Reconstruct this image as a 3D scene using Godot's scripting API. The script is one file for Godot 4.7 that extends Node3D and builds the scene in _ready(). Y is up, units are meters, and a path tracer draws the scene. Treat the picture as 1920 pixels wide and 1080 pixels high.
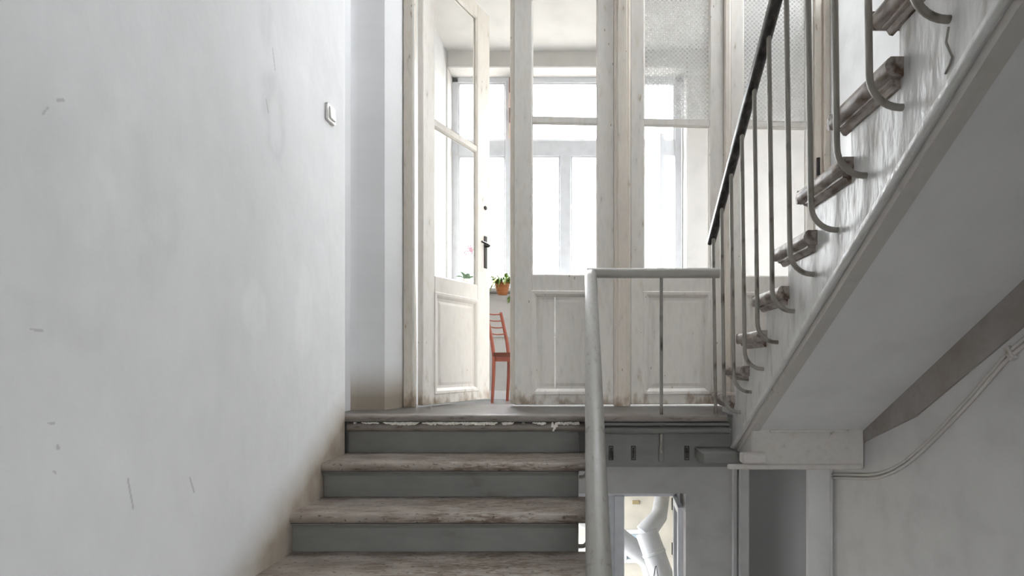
extends Node3D
# Heights H are measured from the eye of the camera, depths d away from it; the world's floor (y = 0) is the half landing it stands on.
const EYE := 1.721
const LAND := -0.287      # H of the upper landing
const GAL := -0.367       # H of the gallery floor, a shallow step down
const RISE := 0.175
const GO := 0.303
const RR := 0.1642        # rise, going, stringer face of the right flight
const RG := 0.2704
const XS := 0.85
const WL := -1.30

var mt := {}
var rng := RandomNumberGenerator.new()


class MB:
	var v := PackedVector3Array()
	var n := PackedVector3Array()
	var u := PackedVector2Array()

	func tri(a: Vector3, b: Vector3, c: Vector3, na: Vector3, nb: Vector3, nc: Vector3, ua := Vector2.ZERO, ub := Vector2.ZERO, uc := Vector2.ZERO) -> void:
		if (b - a).cross(c - a).dot(na + nb + nc) > 0.0:
			v.append_array([a, c, b]); n.append_array([na, nc, nb]); u.append_array([ua, uc, ub])
		else:
			v.append_array([a, b, c]); n.append_array([na, nb, nc]); u.append_array([ua, ub, uc])

	func quad(a: Vector3, b: Vector3, c: Vector3, d: Vector3, nn: Vector3) -> void:
		tri(a, b, c, nn, nn, nn)
		tri(a, c, d, nn, nn, nn)

	func face(a: Vector3, b: Vector3, c: Vector3, d: Vector3, away: Vector3) -> void:   # flat quad whose normal points away from a point
		var nn := (c - a).cross(d - b).normalized()
		if nn.dot((a + b + c + d) / 4.0 - away) < 0.0:
			nn = -nn
		quad(a, b, c, d, nn)

	func box(c: Vector3, s: Vector3, b := 0.003, bs := Basis.IDENTITY) -> MB:
		var h := s / 2.0
		b = minf(b, minf(h.x, minf(h.y, h.z)) * 0.45)
		var ax := [Vector3.RIGHT, Vector3.UP, Vector3.BACK]
		for i in 3:
			var j := (i + 1) % 3
			var k := (i + 2) % 3
			for sg in [-1.0, 1.0]:
				var q := []
				for w in [[-1, -1], [1, -1], [1, 1], [-1, 1]]:
					q.append(c + bs * (ax[i] * h[i] * sg + ax[j] * (h[j] - b) * w[0] + ax[k] * (h[k] - b) * w[1]))
				quad(q[0], q[1], q[2], q[3], bs * (ax[i] * sg))
			for sj in [-1.0, 1.0]:
				for sk in [-1.0, 1.0]:
					var e := []
					for w in [-1.0, 1.0]:
						e.append(c + bs * (ax[i] * (h[i] - b) * w + ax[j] * h[j] * sj + ax[k] * (h[k] - b) * sk))
						e.append(c + bs * (ax[i] * (h[i] - b) * w + ax[j] * (h[j] - b) * sj + ax[k] * h[k] * sk))
					quad(e[0], e[1], e[3], e[2], (bs * (ax[j] * sj + ax[k] * sk)).normalized())
		for sx in [-1.0, 1.0]:
			for sy in [-1.0, 1.0]:
				for sz in [-1.0, 1.0]:
					var g := Vector3(sx, sy, sz)
					var nn := (bs * g).normalized()
					tri(c + bs * (g * Vector3(h.x, h.y - b, h.z - b)), c + bs * (g * Vector3(h.x - b, h.y, h.z - b)), c + bs * (g * Vector3(h.x - b, h.y - b, h.z)), nn, nn, nn)
		return self

	func tube(pts: Array, prof: PackedVector2Array, side := Vector3.RIGHT, radii := []) -> MB:
		# sweeps a closed profile (x along «side», y square to it) along a path; rings mitred at the bends
		var rings := []
		var norms := []
		var m := prof.size()
		var sd := side
		for i in pts.size():
			var t: Vector3
			var scale := 1.0
			if i == 0: t = (pts[1] - pts[0]).normalized()
			elif i == pts.size() - 1: t = (pts[i] - pts[i - 1]).normalized()
			else:
				var t0: Vector3 = (pts[i] - pts[i - 1]).normalized()
				var t1: Vector3 = (pts[i + 1] - pts[i]).normalized()
				t = (t0 + t1).normalized()
			sd = (sd - t * sd.dot(t)).normalized()
			var up := t.cross(sd).normalized()
			if radii.size(): scale = radii[i]
			var r := []
			var q := []
			for k in m:
				var p := prof[k]
				var tg := (prof[(k + 1) % m] - prof[(k + m - 1) % m]).normalized()
				r.append(pts[i] + (sd * p.x + up * p.y) * scale)
				var nn := sd * tg.y - up * tg.x
				if nn.dot(sd * p.x + up * p.y) < 0.0: nn = -nn
				q.append(nn.normalized())
			rings.append(r)
			norms.append(q)
		for i in pts.size() - 1:
			for k in m:
				var k2 := (k + 1) % m
				tri(rings[i][k], rings[i + 1][k], rings[i + 1][k2], norms[i][k], norms[i + 1][k], norms[i + 1][k2])
				tri(rings[i][k], rings[i + 1][k2], rings[i][k2], norms[i][k], norms[i + 1][k2], norms[i][k2])
		for e in [0, pts.size() - 1]:
			var nn: Vector3 = ((pts[0] - pts[1]) if e == 0 else (pts[e] - pts[e - 1])).normalized()
			for k in range(1, m - 1):
				tri(rings[e][0], rings[e][k], rings[e][k + 1], nn, nn, nn)
		return self

	func prism(poly: PackedVector2Array, o: Vector3, ex: Vector3, ey: Vector3, ez: Vector3, smooth := false) -> MB:
		# a polygon in the plane (ex, ey) pushed along ez; uv runs along ez and round the outline
		var m := poly.size()
		var nz := ez.normalized()
		var ids := Geometry2D.triangulate_polygon(poly)
		for i in range(0, ids.size(), 3):
			var q := []
			for k in 3: q.append(o + ex * poly[ids[i + k]].x + ey * poly[ids[i + k]].y)
			tri(q[0], q[1], q[2], -nz, -nz, -nz)
			tri(q[0] + ez, q[1] + ez, q[2] + ez, nz, nz, nz)
		var area := 0.0
		var total := 0.0
		for k in m:
			area += poly[k].cross(poly[(k + 1) % m])
			total += poly[k].distance_to(poly[(k + 1) % m])
		var en := []
		for k in m:
			var t := (poly[(k + 1) % m] - poly[k]).normalized()
			en.append((ex * t.y - ey * t.x) * signf(area))
		var run := 0.0
		for k in m:
			var k2 := (k + 1) % m
			var na: Vector3 = en[k]
			var nb: Vector3 = en[k]
			if smooth:
				if en[k].dot(en[(k + m - 1) % m]) > 0.7: na = (en[k] + en[(k + m - 1) % m]).normalized()
				if en[k].dot(en[k2]) > 0.7: nb = (en[k] + en[k2]).normalized()
			var a := o + ex * poly[k].x + ey * poly[k].y
			var b := o + ex * poly[k2].x + ey * poly[k2].y
			var v0 := run / total
			run += poly[k].distance_to(poly[k2])
			var v1 := run / total
			tri(a, b, b + ez, na, nb, nb, Vector2(0, v0), Vector2(0, v1), Vector2(1, v1))
			tri(a, b + ez, a + ez, na, nb, na, Vector2(0, v0), Vector2(1, v1), Vector2(1, v0))
		return self

	func lathe(prof: Array, o: Vector3, axis := Vector3.UP, seg := 20) -> MB:
		# prof: [radius, along] from one end to the other
		var sd := axis.cross(Vector3.RIGHT if absf(axis.x) < 0.8 else Vector3.UP).normalized()
		var up := axis.cross(sd).normalized()
		for i in prof.size() - 1:
			var p0: Vector2 = prof[i]
			var p1: Vector2 = prof[i + 1]
			var sl := Vector2(p1.y - p0.y, p0.x - p1.x).normalized()
			for k in seg:
				var a0 := TAU * k / seg
				var a1 := TAU * (k + 1) / seg
				var r0 := sd * cos(a0) + up * sin(a0)
				var r1 := sd * cos(a1) + up * sin(a1)
				var n0 := (r0 * sl.x + axis * sl.y).normalized()
				var n1 := (r1 * sl.x + axis * sl.y).normalized()
				tri(o + r0 * p0.x + axis * p0.y, o + r0 * p1.x + axis * p1.y, o + r1 * p1.x + axis * p1.y, n0, n0, n1)
				tri(o + r0 * p0.x + axis * p0.y, o + r1 * p1.x + axis * p1.y, o + r1 * p0.x + axis * p0.y, n0, n1, n1)
		return self

	func mesh() -> ArrayMesh:
		var a := []
		a.resize(Mesh.ARRAY_MAX)
		a[Mesh.ARRAY_VERTEX] = v
		a[Mesh.ARRAY_NORMAL] = n
		a[Mesh.ARRAY_TEX_UV] = u
		var r := ArrayMesh.new()
		r.add_surface_from_arrays(Mesh.PRIMITIVE_TRIANGLES, a)
		return r


func W(x: float, h: float, d: float) -> Vector3:
	return Vector3(x, EYE + h, -d)


func ring(r: float, k := 12) -> PackedVector2Array:
	var p := PackedVector2Array()
	for i in k: p.append(Vector2(cos(TAU * i / k), sin(TAU * i / k)) * r)
	return p


func rrect(w: float, h: float, r: float, k := 4) -> PackedVector2Array:
	var p := PackedVector2Array()
	for q in [[1, 1, 0.0], [-1, 1, 0.5], [-1, -1, 1.0], [1, -1, 1.5]]:
		for i in k + 1:
			var a: float = PI * (q[2] + 0.5 * i / k)
			p.append(Vector2(q[0] * (w / 2 - r) + cos(a) * r, q[1] * (h / 2 - r) + sin(a) * r))
	return p


func tag(o: Node3D, label: String, category := "", group := "", kind := "") -> Node3D:
	if label: o.set_meta("label", label)
	if category: o.set_meta("category", category)
	if group: o.set_meta("group", group)
	if kind: o.set_meta("kind", kind)
	return o


func numbered(called: String, parent: Node) -> String:
	if not parent.has_node(NodePath(called)): return called
	var i := 1
	while parent.has_node(NodePath("%s_%03d" % [called, i])): i += 1
	return "%s_%03d" % [called, i]


func obj(called: String, b: MB, m: Material, parent: Node = self) -> MeshInstance3D:
	var o := MeshInstance3D.new()
	o.name = numbered(called, parent)
	o.mesh = b.mesh()
	o.material_override = m
	parent.add_child(o, true)
	return o


func thing(called: String, label: String, category: String, at := Vector3.ZERO, turn := 0.0, group := "", kind := "") -> Node3D:
	var o := Node3D.new()
	o.name = numbered(called, self)
	add_child(o, true)
	o.position = at
	o.rotation.y = turn
	tag(o, label, category, group, kind)
	return o


func struct(called: String, b: MB, m: Material, label := "", category := "") -> MeshInstance3D:
	var o := obj(called, b, m)
	tag(o, label, category, "", "structure")
	return o


# ---------------------------------------------------------------- materials
func noise(freq: float, oct := 4, sd := 1, kind := FastNoiseLite.TYPE_SIMPLEX_SMOOTH) -> FastNoiseLite:
	var f := FastNoiseLite.new()
	f.noise_type = kind
	f.frequency = freq
	f.fractal_octaves = oct
	f.seed = sd
	return f


func ntex(freq: float, oct: int, sd: int, stops: Array, size := 512) -> NoiseTexture2D:
	var t := NoiseTexture2D.new()
	t.width = size
	t.height = size
	t.seamless = true
	t.noise = noise(freq, oct, sd)
	var g := Gradient.new()
	var off := PackedFloat32Array()
	var col := PackedColorArray()
	for s in stops:
		off.append(s[0])
		col.append(s[1])
	g.offsets = off
	g.colors = col
	t.color_ramp = g
	return t


func grey(x: float) -> Color:
	return Color(x, x, x)


func paint(name: String, c: Color, rough: float, tex: Texture2D, scale := Vector3.ONE, bump: Texture2D = null, bump_cm := 0.1) -> StandardMaterial3D:
	var m := StandardMaterial3D.new()
	m.resource_name = name
	m.albedo_color = c
	m.roughness = rough
	m.albedo_texture = tex
	m.uv1_triplanar = true
	m.uv1_world_triplanar = true
	m.uv1_scale = scale
	if bump:
		m.heightmap_enabled = true
		m.heightmap_texture = bump
		m.heightmap_scale = bump_cm
	mt[name] = m
	return m


func flat(name: String, c: Color, rough := 0.6, metal := 0.0) -> StandardMaterial3D:
	var m := StandardMaterial3D.new()
	m.resource_name = name
	m.albedo_color = c
	m.roughness = rough
	m.metallic = metal
	mt[name] = m
	return m


func seg_dist(p: Vector2, a: Vector2, b: Vector2) -> float:
	return p.distance_to(Geometry2D.get_closest_point_to_segment(p, a, b))


func wall_image() -> ImageTexture:
	# the left wall from d = 1.0 to 3.3 and from H = -0.8 to 2.2: whitewash with repaired patches, scuffs, and grime mixed with painted corner shade along the steps
	var w := 690
	var h := 900
	var im := Image.create_empty(w, h, false, Image.FORMAT_RGB8)
	var n1 := noise(1.1, 4, 11)
	var n2 := noise(5.0, 3, 23)
	var n3 := noise(2.2, 2, 5)
	var patches := [[2.37, 1.10, 0.10, 0.17, -0.05], [2.30, 1.43, 0.05, 0.16, -0.03], [1.62, 0.60, 0.20, 0.20, 0.02], [1.45, 0.42, 0.2, 0.12, 0.02],
		[2.25, 0.22, 0.10, 0.10, 0.022], [2.62, 0.25, 0.08, 0.2, 0.02], [1.70, 0.50, 0.10, 0.22, -0.03], [2.38, 1.02, 0.05, 0.10, 0.05], [1.35, 0.10, 0.2, 0.08, -0.02]]
	var cuts := [[Vector2(2.358, 1.33), Vector2(2.378, 1.245), 0.003], [Vector2(2.31, 1.09), Vector2(2.325, 1.045), 0.0035], [Vector2(1.39, 0.654), Vector2(1.405, 0.662), 0.004], [Vector2(1.35, 0.60), Vector2(1.365, 0.625), 0.002],
		[Vector2(1.322, 0.082), Vector2(1.352, 0.079), 0.003], [Vector2(1.365, -0.145), Vector2(1.382, -0.146), 0.003], [Vector2(1.39, -0.205), Vector2(1.392, -0.211), 0.004], [Vector2(1.38, -0.265), Vector2(1.385, -0.27), 0.003],
		[Vector2(1.605, -0.33), Vector2(1.625, -0.42), 0.003], [Vector2(2.2, 1.66), Vector2(2.23, 1.60), 0.005], [Vector2(1.86, -0.38), Vector2(1.88, -0.43), 0.003]]
	for j in h:
		var hh := 2.2 - 3.0 * (j + 0.5) / h
		for i in w:
			var d := 1.0 + 2.3 * (i + 0.5) / w
			var a := 0.972 + 0.03 * n1.get_noise_2d(d, hh) + 0.010 * n2.get_noise_2d(d * 1.6, hh * 0.7)
			var c := Color(a, a, a)
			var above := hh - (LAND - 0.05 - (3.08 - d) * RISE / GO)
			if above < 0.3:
				# grime plus corner shade painted in along the line of the steps
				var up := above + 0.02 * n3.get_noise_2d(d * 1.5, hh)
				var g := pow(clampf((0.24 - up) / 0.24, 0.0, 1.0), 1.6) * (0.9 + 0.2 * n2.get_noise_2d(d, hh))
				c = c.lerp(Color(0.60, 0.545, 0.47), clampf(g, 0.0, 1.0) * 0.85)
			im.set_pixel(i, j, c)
	for p in patches:
		for j in range(maxi(0, int((2.2 - p[1] - p[3] * 1.4) / 3.0 * h)), mini(h, int((2.2 - p[1] + p[3] * 1.4) / 3.0 * h))):
			var hh := 2.2 - 3.0 * (j + 0.5) / h
			for i in range(maxi(0, int((p[0] - p[2] * 1.4 - 1.0) / 2.3 * w)), mini(w, int((p[0] + p[2] * 1.4 - 1.0) / 2.3 * w))):
				var d := 1.0 + 2.3 * (i + 0.5) / w
				var q := pow((d - p[0]) / p[2], 2.0) + pow((hh - p[1]) / p[3], 2.0) + 1.1 * n3.get_noise_2d(d * 2.0, hh * 1.5) + 0.5 * n2.get_noise_2d(d, hh)
				var k: float = p[4] * smoothstep(1.5, 0.2, q) * (0.75 + 0.5 * n2.get_noise_2d(d * 3.0, hh))
				var c := im.get_pixel(i, j)
				im.set_pixel(i, j, Color(c.r + k, c.g + k, c.b + k).clamp())
	for k in cuts:
		var lo: Vector2 = k[0].min(k[1]) - Vector2.ONE * k[2]
		var hi: Vector2 = k[0].max(k[1]) + Vector2.ONE * k[2]
		for j in range(int((2.2 - hi.y) / 3.0 * h), int((2.2 - lo.y) / 3.0 * h) + 1):
			for i in range(int((lo.x - 1.0) / 2.3 * w), int((hi.x - 1.0) / 2.3 * w) + 1):
				if seg_dist(Vector2(1.0 + 2.3 * (i + 0.5) / w, 2.2 - 3.0 * (j + 0.5) / h), k[0], k[1]) < k[2]:
					im.set_pixel(i, j, im.get_pixel(i, j).lerp(Color(0.68, 0.67, 0.66), 0.4))
	return ImageTexture.create_from_image(im)


func tread_image(sd: int) -> ImageTexture:
	# grey floor paint, walked through to brown wood along the middle of the nosing, dusty towards the back
	var w := 600
	var h := 300
	var im := Image.create_empty(w, h, false, Image.FORMAT_RGB8)
	var n1 := noise(3.0, 4, sd)
	var n2 := noise(16.0, 3, sd + 7)
	var n3 := noise(40.0, 2, sd + 13)
	for j in h:
		for i in w:
			var x := 1.3 * i / w
			var y := 0.8 * j / h
			var a := n1.get_noise_2d(x * 1.2, y * 3.0)
			var b := n2.get_noise_2d(x * 0.45, y * 2.5)
			var f := n3.get_noise_2d(x * 0.35, y * 1.2)
			var c := Color(0.585, 0.55, 0.515).lerp(Color(0.50, 0.46, 0.425), clampf(0.5 + a * 1.4, 0, 1))
			var mid := exp(-pow((x - 0.85) / 0.36, 2.0))
			var wear := smoothstep(0.10, 0.42, b * 0.7 + mid * 0.42 + a * 0.25 - 0.1)
			c = c.lerp(Color(0.36, 0.295, 0.235), wear * 0.6)
			c = c.lerp(Color(0.66, 0.63, 0.60), smoothstep(0.30, 0.5, f * 0.55 + mid * 0.28 + b * 0.2) * 0.7)
			c = c.lerp(Color(0.20, 0.17, 0.15), smoothstep(0.50, 0.62, n3.get_noise_2d(x * 0.7 + 9.0, y + 4.0)) * 0.6)
			im.set_pixel(i, j, c)
	return ImageTexture.create_from_image(im)


func stain_image() -> ImageTexture:
	# kicked and mopped paint near the floor, and nicks down to the wood higher up; 2 m by 4 m
	var im := Image.create_empty(512, 1024, false, Image.FORMAT_RGB8)
	im.fill(Color.WHITE)
	var n := noise(0.035, 4, 301)
	var n2 := noise(0.012, 3, 307)
	for j in range(924, 1024):
		for i in 512:
			var hgt := (1024 - j) / 256.0
			var k := smoothstep(-0.25, 0.75, 0.8 * n.get_noise_2d(i * 1.6, j * 0.8) + 0.28 - hgt * 5.5 + 0.5 * n2.get_noise_2d(i, 5.0))
			im.set_pixel(i, j, Color.WHITE.lerp(Color(0.58, 0.50, 0.40), k * 0.75))
	rng.seed = 19
	for k in 60:
		var x := rng.randi_range(4, 506)
		var y := rng.randi_range(300, 1000)
		var hh := rng.randi_range(1, 4)
		im.fill_rect(Rect2i(x, y, 1, hh), Color(0.52, 0.46, 0.38))
	return ImageTexture.create_from_image(im)


func lattice_image() -> ImageTexture:
	# pressed cathedral glass: crossing ridges, more or less clear
	var s := 256
	var im := Image.create_empty(s, s, false, Image.FORMAT_RGBA8)
	for j in s:
		for i in s:
			var a := absf(fposmod((i + j) / 32.0, 1.0) - 0.5) * 2.0
			var b := absf(fposmod((i - j + s) / 32.0, 1.0) - 0.5) * 2.0
			var r := maxf(smoothstep(0.70, 0.95, a), smoothstep(0.70, 0.95, b))
			var pit := (1.0 - a) * (1.0 - b)
			im.set_pixel(i, j, Color(1, 1, 1, clampf(0.70 + 0.20 * r - 0.45 * pit, 0, 1)))
	return ImageTexture.create_from_image(im)


func make_materials() -> void:
	var mottled := ntex(0.012, 5, 3, [[0.0, grey(0.93)], [0.5, grey(0.98)], [1.0, grey(1.0)]])
	var relief := ntex(0.02, 5, 8, [[0.0, grey(0)], [1.0, grey(1)]])
	var chips := ntex(0.03, 4, 21, [[0.0, Color(0.66, 0.60, 0.52)], [0.07, Color(0.88, 0.86, 0.82)], [0.16, grey(0.965)], [0.5, grey(1.0)], [0.85, Color(0.97, 0.965, 0.95)], [1.0, Color(0.90, 0.87, 0.82)]])
	var worn := ntex(0.02, 5, 31, [[0.0, Color(0.45, 0.38, 0.33)], [0.14, Color(0.74, 0.70, 0.66)], [0.3, grey(0.93)], [0.62, grey(1.0)], [0.85, grey(0.95)], [1.0, Color(0.78, 0.74, 0.70)]])
	var m := paint("whitewash", Color(0.955, 0.955, 0.955), 0.9, mottled, Vector3.ONE * 0.5, relief, 0.25)
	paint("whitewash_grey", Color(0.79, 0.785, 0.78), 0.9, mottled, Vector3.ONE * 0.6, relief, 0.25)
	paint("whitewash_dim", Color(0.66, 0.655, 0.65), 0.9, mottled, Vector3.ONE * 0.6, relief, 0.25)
	paint("soffit_paint", Color(0.85, 0.845, 0.845), 0.85, mottled, Vector3.ONE * 0.5, relief, 0.5)
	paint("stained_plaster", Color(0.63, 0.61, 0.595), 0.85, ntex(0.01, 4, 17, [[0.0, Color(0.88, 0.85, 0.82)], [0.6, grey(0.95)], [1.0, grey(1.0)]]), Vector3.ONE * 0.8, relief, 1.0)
	paint("beam_paint", Color(0.74, 0.725, 0.705), 0.7, chips, Vector3.ONE * 0.7, relief, 0.25)
	paint("cream", Color(0.945, 0.925, 0.895), 0.45, chips, Vector3(0.9, 0.25, 0.9), relief, 0.12)
	paint("cream_aged", Color(0.92, 0.885, 0.835), 0.5, chips, Vector3(1.1, 0.3, 1.1), relief, 0.15)
	paint("window_white", Color(0.80, 0.81, 0.83), 0.45, mottled)
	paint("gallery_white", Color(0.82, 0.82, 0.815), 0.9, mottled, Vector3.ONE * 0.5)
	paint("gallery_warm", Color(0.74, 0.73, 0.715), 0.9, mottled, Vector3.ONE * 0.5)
	paint("riser_paint", Color(0.46, 0.46, 0.445), 0.6, ntex(0.012, 5, 41, [[0.0, Color(0.86, 0.82, 0.78)], [0.25, grey(0.95)], [0.7, grey(1.0)], [1.0, grey(0.96)]]), Vector3(0.5, 1.2, 0.5), relief, 0.15)
	paint("landing_floor", Color(0.365, 0.355, 0.345), 0.32, worn, Vector3(0.5, 0.5, 0.5), relief, 0.1)
	paint("gallery_floor", Color(0.66, 0.66, 0.67), 0.25, mottled, Vector3.ONE * 0.6)
	paint("nosing_wood", Color(0.52, 0.49, 0.46), 0.5, worn, Vector3(0.6, 2.0, 2.0), relief, 0.2)
	paint("stringer_paint", Color(0.84, 0.835, 0.825), 0.32, ntex(0.014, 5, 51, [[0.0, Color(0.78, 0.75, 0.72)], [0.30, grey(0.95)], [0.6, grey(1.0)], [1.0, grey(0.96)]]), Vector3(1.6, 0.5, 1.6), relief, 0.35)
	paint("worn_tread", Color(0.68, 0.64, 0.61), 0.4, ntex(0.02, 5, 61, [[0.0, Color(0.30, 0.22, 0.18)], [0.26, Color(0.58, 0.49, 0.43)], [0.46, grey(0.82)], [0.7, grey(1.0)], [1.0, Color(0.7, 0.62, 0.56)]]), Vector3(2.2, 2.0, 0.8), relief, 0.25)
	paint("rail_paint", Color(0.575, 0.565, 0.54), 0.35, ntex(0.03, 4, 71, [[0.0, Color(0.35, 0.32, 0.29)], [0.16, Color(0.75, 0.72, 0.68)], [0.26, grey(0.95)], [1.0, grey(1.0)]]), Vector3(3.0, 1.2, 1.0), relief, 0.1)
	paint("rail_light", Color(0.74, 0.73, 0.70), 0.35, mottled, Vector3.ONE)
	paint("iron_grey", Color(0.60, 0.58, 0.545), 0.4, ntex(0.02, 3, 81, [[0.0, Color(0.25, 0.22, 0.21)], [0.16, Color(0.60, 0.56, 0.53)], [0.30, grey(0.95)], [1.0, grey(1.0)]]), Vector3(0.9, 0.5, 0.9))
	paint("dark_rail", Color(0.30, 0.29, 0.28), 0.3, ntex(0.03, 4, 91, [[0.0, grey(0.2)], [0.45, grey(0.45)], [0.62, grey(1.0)], [1.0, Color(1, 1, 1)]]), Vector3(2, 1, 1.2))
	paint("slot_dark", Color(0.20, 0.185, 0.17), 0.8, mottled)
	paint("terracotta_chair", Color(0.62, 0.33, 0.25), 0.4, mottled)
	paint("seat_brown", Color(0.42, 0.20, 0.11), 0.5, mottled, Vector3.ONE * 3)
	paint("basket", Color(0.66, 0.40, 0.20), 0.7, ntex(0.05, 4, 101, [[0.0, grey(0.55)], [0.5, grey(0.9)], [1.0, grey(1.0)]]), Vector3(6, 14, 6))
	paint("facade", Color(0.74, 0.725, 0.69), 0.95, ntex(0.01, 5, 111, [[0.0, grey(0.86)], [1.0, grey(1.0)]]), Vector3.ONE * 0.25)
	paint("duct_white", Color(0.72, 0.73, 0.75), 0.4, mottled)
	paint("peeling", Color(0.95, 0.93, 0.89), 0.9, mottled)
	flat("handle_iron", Color(0.22, 0.20, 0.19), 0.35, 0.6)
	flat("plastic_white", Color(0.93, 0.92, 0.90), 0.3)
	flat("plastic_shadow", Color(0.62, 0.58, 0.52), 0.4)
	flat("brown_wood", Color(0.45, 0.32, 0.27), 0.6)
	flat("pinkish_wood", Color(0.80, 0.68, 0.61), 0.6)
	flat("black_wire", Color(0.08, 0.08, 0.08), 0.5)
	flat("leaf_green", Color(0.40, 0.52, 0.20), 0.45)
	flat("leaf_pale", Color(0.70, 0.74, 0.45), 0.45)
	flat("leaf_dark", Color(0.25, 0.42, 0.22), 0.4)
	flat("petal_pink", Color(0.80, 0.55, 0.64), 0.5)
	flat("door_grey", Color(0.375, 0.37, 0.365), 0.6)
	flat("vent_brown", Color(0.55, 0.50, 0.38), 0.7)
	var g := flat("glass", Color(0.96, 0.98, 0.98, 0.04), 0.03)
	g.transparency = BaseMaterial3D.TRANSPARENCY_ALPHA
	var dg := flat("far_glass", Color(0.60, 0.66, 0.72), 0.1)
	dg.metallic_specular = 0.6
	var p := flat("pressed_glass", Color(0.80, 0.80, 0.79), 0.5)
	p.transparency = BaseMaterial3D.TRANSPARENCY_ALPHA
	p.albedo_texture = lattice_image()
	p.uv1_triplanar = true
	p.uv1_scale = Vector3.ONE * 4.0
	p.backlight_enabled = true
	p.backlight = Color(0.5, 0.5, 0.5)
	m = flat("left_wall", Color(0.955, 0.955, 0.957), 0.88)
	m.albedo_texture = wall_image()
	m.texture_repeat = false
	m.heightmap_enabled = true
	m.heightmap_texture = ntex(0.006, 5, 8, [[0.0, grey(0)], [1.0, grey(1)]], 1024)
	m.heightmap_scale = 0.45
	var st := stain_image()
	for k in ["cream", "cream_aged"]:
		m = mt[k]
		m.detail_enabled = true
		m.detail_albedo = st
		m.detail_blend_mode = BaseMaterial3D.BLEND_MODE_MUL
		m.detail_uv_layer = BaseMaterial3D.DETAIL_UV_2
		m.uv2_triplanar = true
		m.uv2_world_triplanar = true
		m.uv2_scale = Vector3(0.5, 0.25, 0.5)
		m.uv2_offset = Vector3(0.1, -0.25 * (EYE + LAND), 0.3)
	for k in 2:
		m = flat("tread_%d" % k, Color(1, 1, 1), 0.42)
		m.albedo_texture = tread_image(100 + 31 * k)
		m.heightmap_enabled = true
		m.heightmap_texture = relief
		m.heightmap_scale = 0.15


# ---------------------------------------------------------------- doors of the glazed partition
func moulded_ring(b: MB, o0: Rect2, z0: float, o1: Rect2, z1: float, front: float) -> void:
	var a := [o0.position, Vector2(o0.end.x, o0.position.y), o0.end, Vector2(o0.position.x, o0.end.y)]
	var c := [o1.position, Vector2(o1.end.x, o1.position.y), o1.end, Vector2(o1.position.x, o1.end.y)]
	for k in 4:
		var k2 := (k + 1) % 4
		var p := Vector3(a[k].x, a[k].y, z0)
		var q := Vector3(a[k2].x, a[k2].y, z0)
		var r := Vector3(c[k2].x, c[k2].y, z1)
		var s := Vector3(c[k].x, c[k].y, z1)
		var nn := (r - p).cross(s - q).normalized()
		if nn.z * front < 0.0: nn = -nn
		b.quad(p, q, r, s, nn)


func field(b: MB, o: Rect2, zf: float, cut := 0) -> void:
	# a raised and fielded panel, both faces; a cut side (-1 left, 1 right) is plain
	for s in [-1.0, 1.0]:
		var l := 0.0 if cut < 0 else 1.0
		var r := 0.0 if cut > 0 else 1.0
		var i1 := o.grow_individual(-0.022 * l, -0.022, -0.022 * r, -0.022)
		var i2 := o.grow_individual(-0.040 * l, -0.040, -0.040 * r, -0.040)
		moulded_ring(b, o, s * (zf - 0.007), i1, s * (zf - 0.010), s)
		moulded_ring(b, i1, s * (zf - 0.010), i2, s * (zf - 0.004), s)
		var z: float = s * (zf - 0.004)
		b.quad(Vector3(i2.position.x, i2.position.y, z), Vector3(i2.end.x, i2.position.y, z), Vector3(i2.end.x, i2.end.y, z), Vector3(i2.position.x, i2.end.y, z), Vector3(0, 0, s))


func bead(rect: Rect2, wd: float, z0: float, z1: float) -> MB:
	# the moulding round a panel: a rounded bead stepping down into the field, on both faces
	var b := MB.new()
	for s in [-1.0, 1.0]:
		var r0 := rect.grow(0.008)
		var r1 := rect.grow(0.003)
		var r2 := rect.grow(-wd * 0.45)
		var r3 := rect.grow(-wd * 0.75)
		var r4 := rect.grow(-wd)
		moulded_ring(b, r0, s * z0, r1, s * (z0 + 0.007), s)
		moulded_ring(b, r1, s * (z0 + 0.007), r2, s * (z0 + 0.005), s)
		moulded_ring(b, r2, s * (z0 + 0.005), r3, s * (z0 - 0.003), s)
		moulded_ring(b, r3, s * (z0 - 0.003), r4, s * z1, s)
	return b


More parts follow.
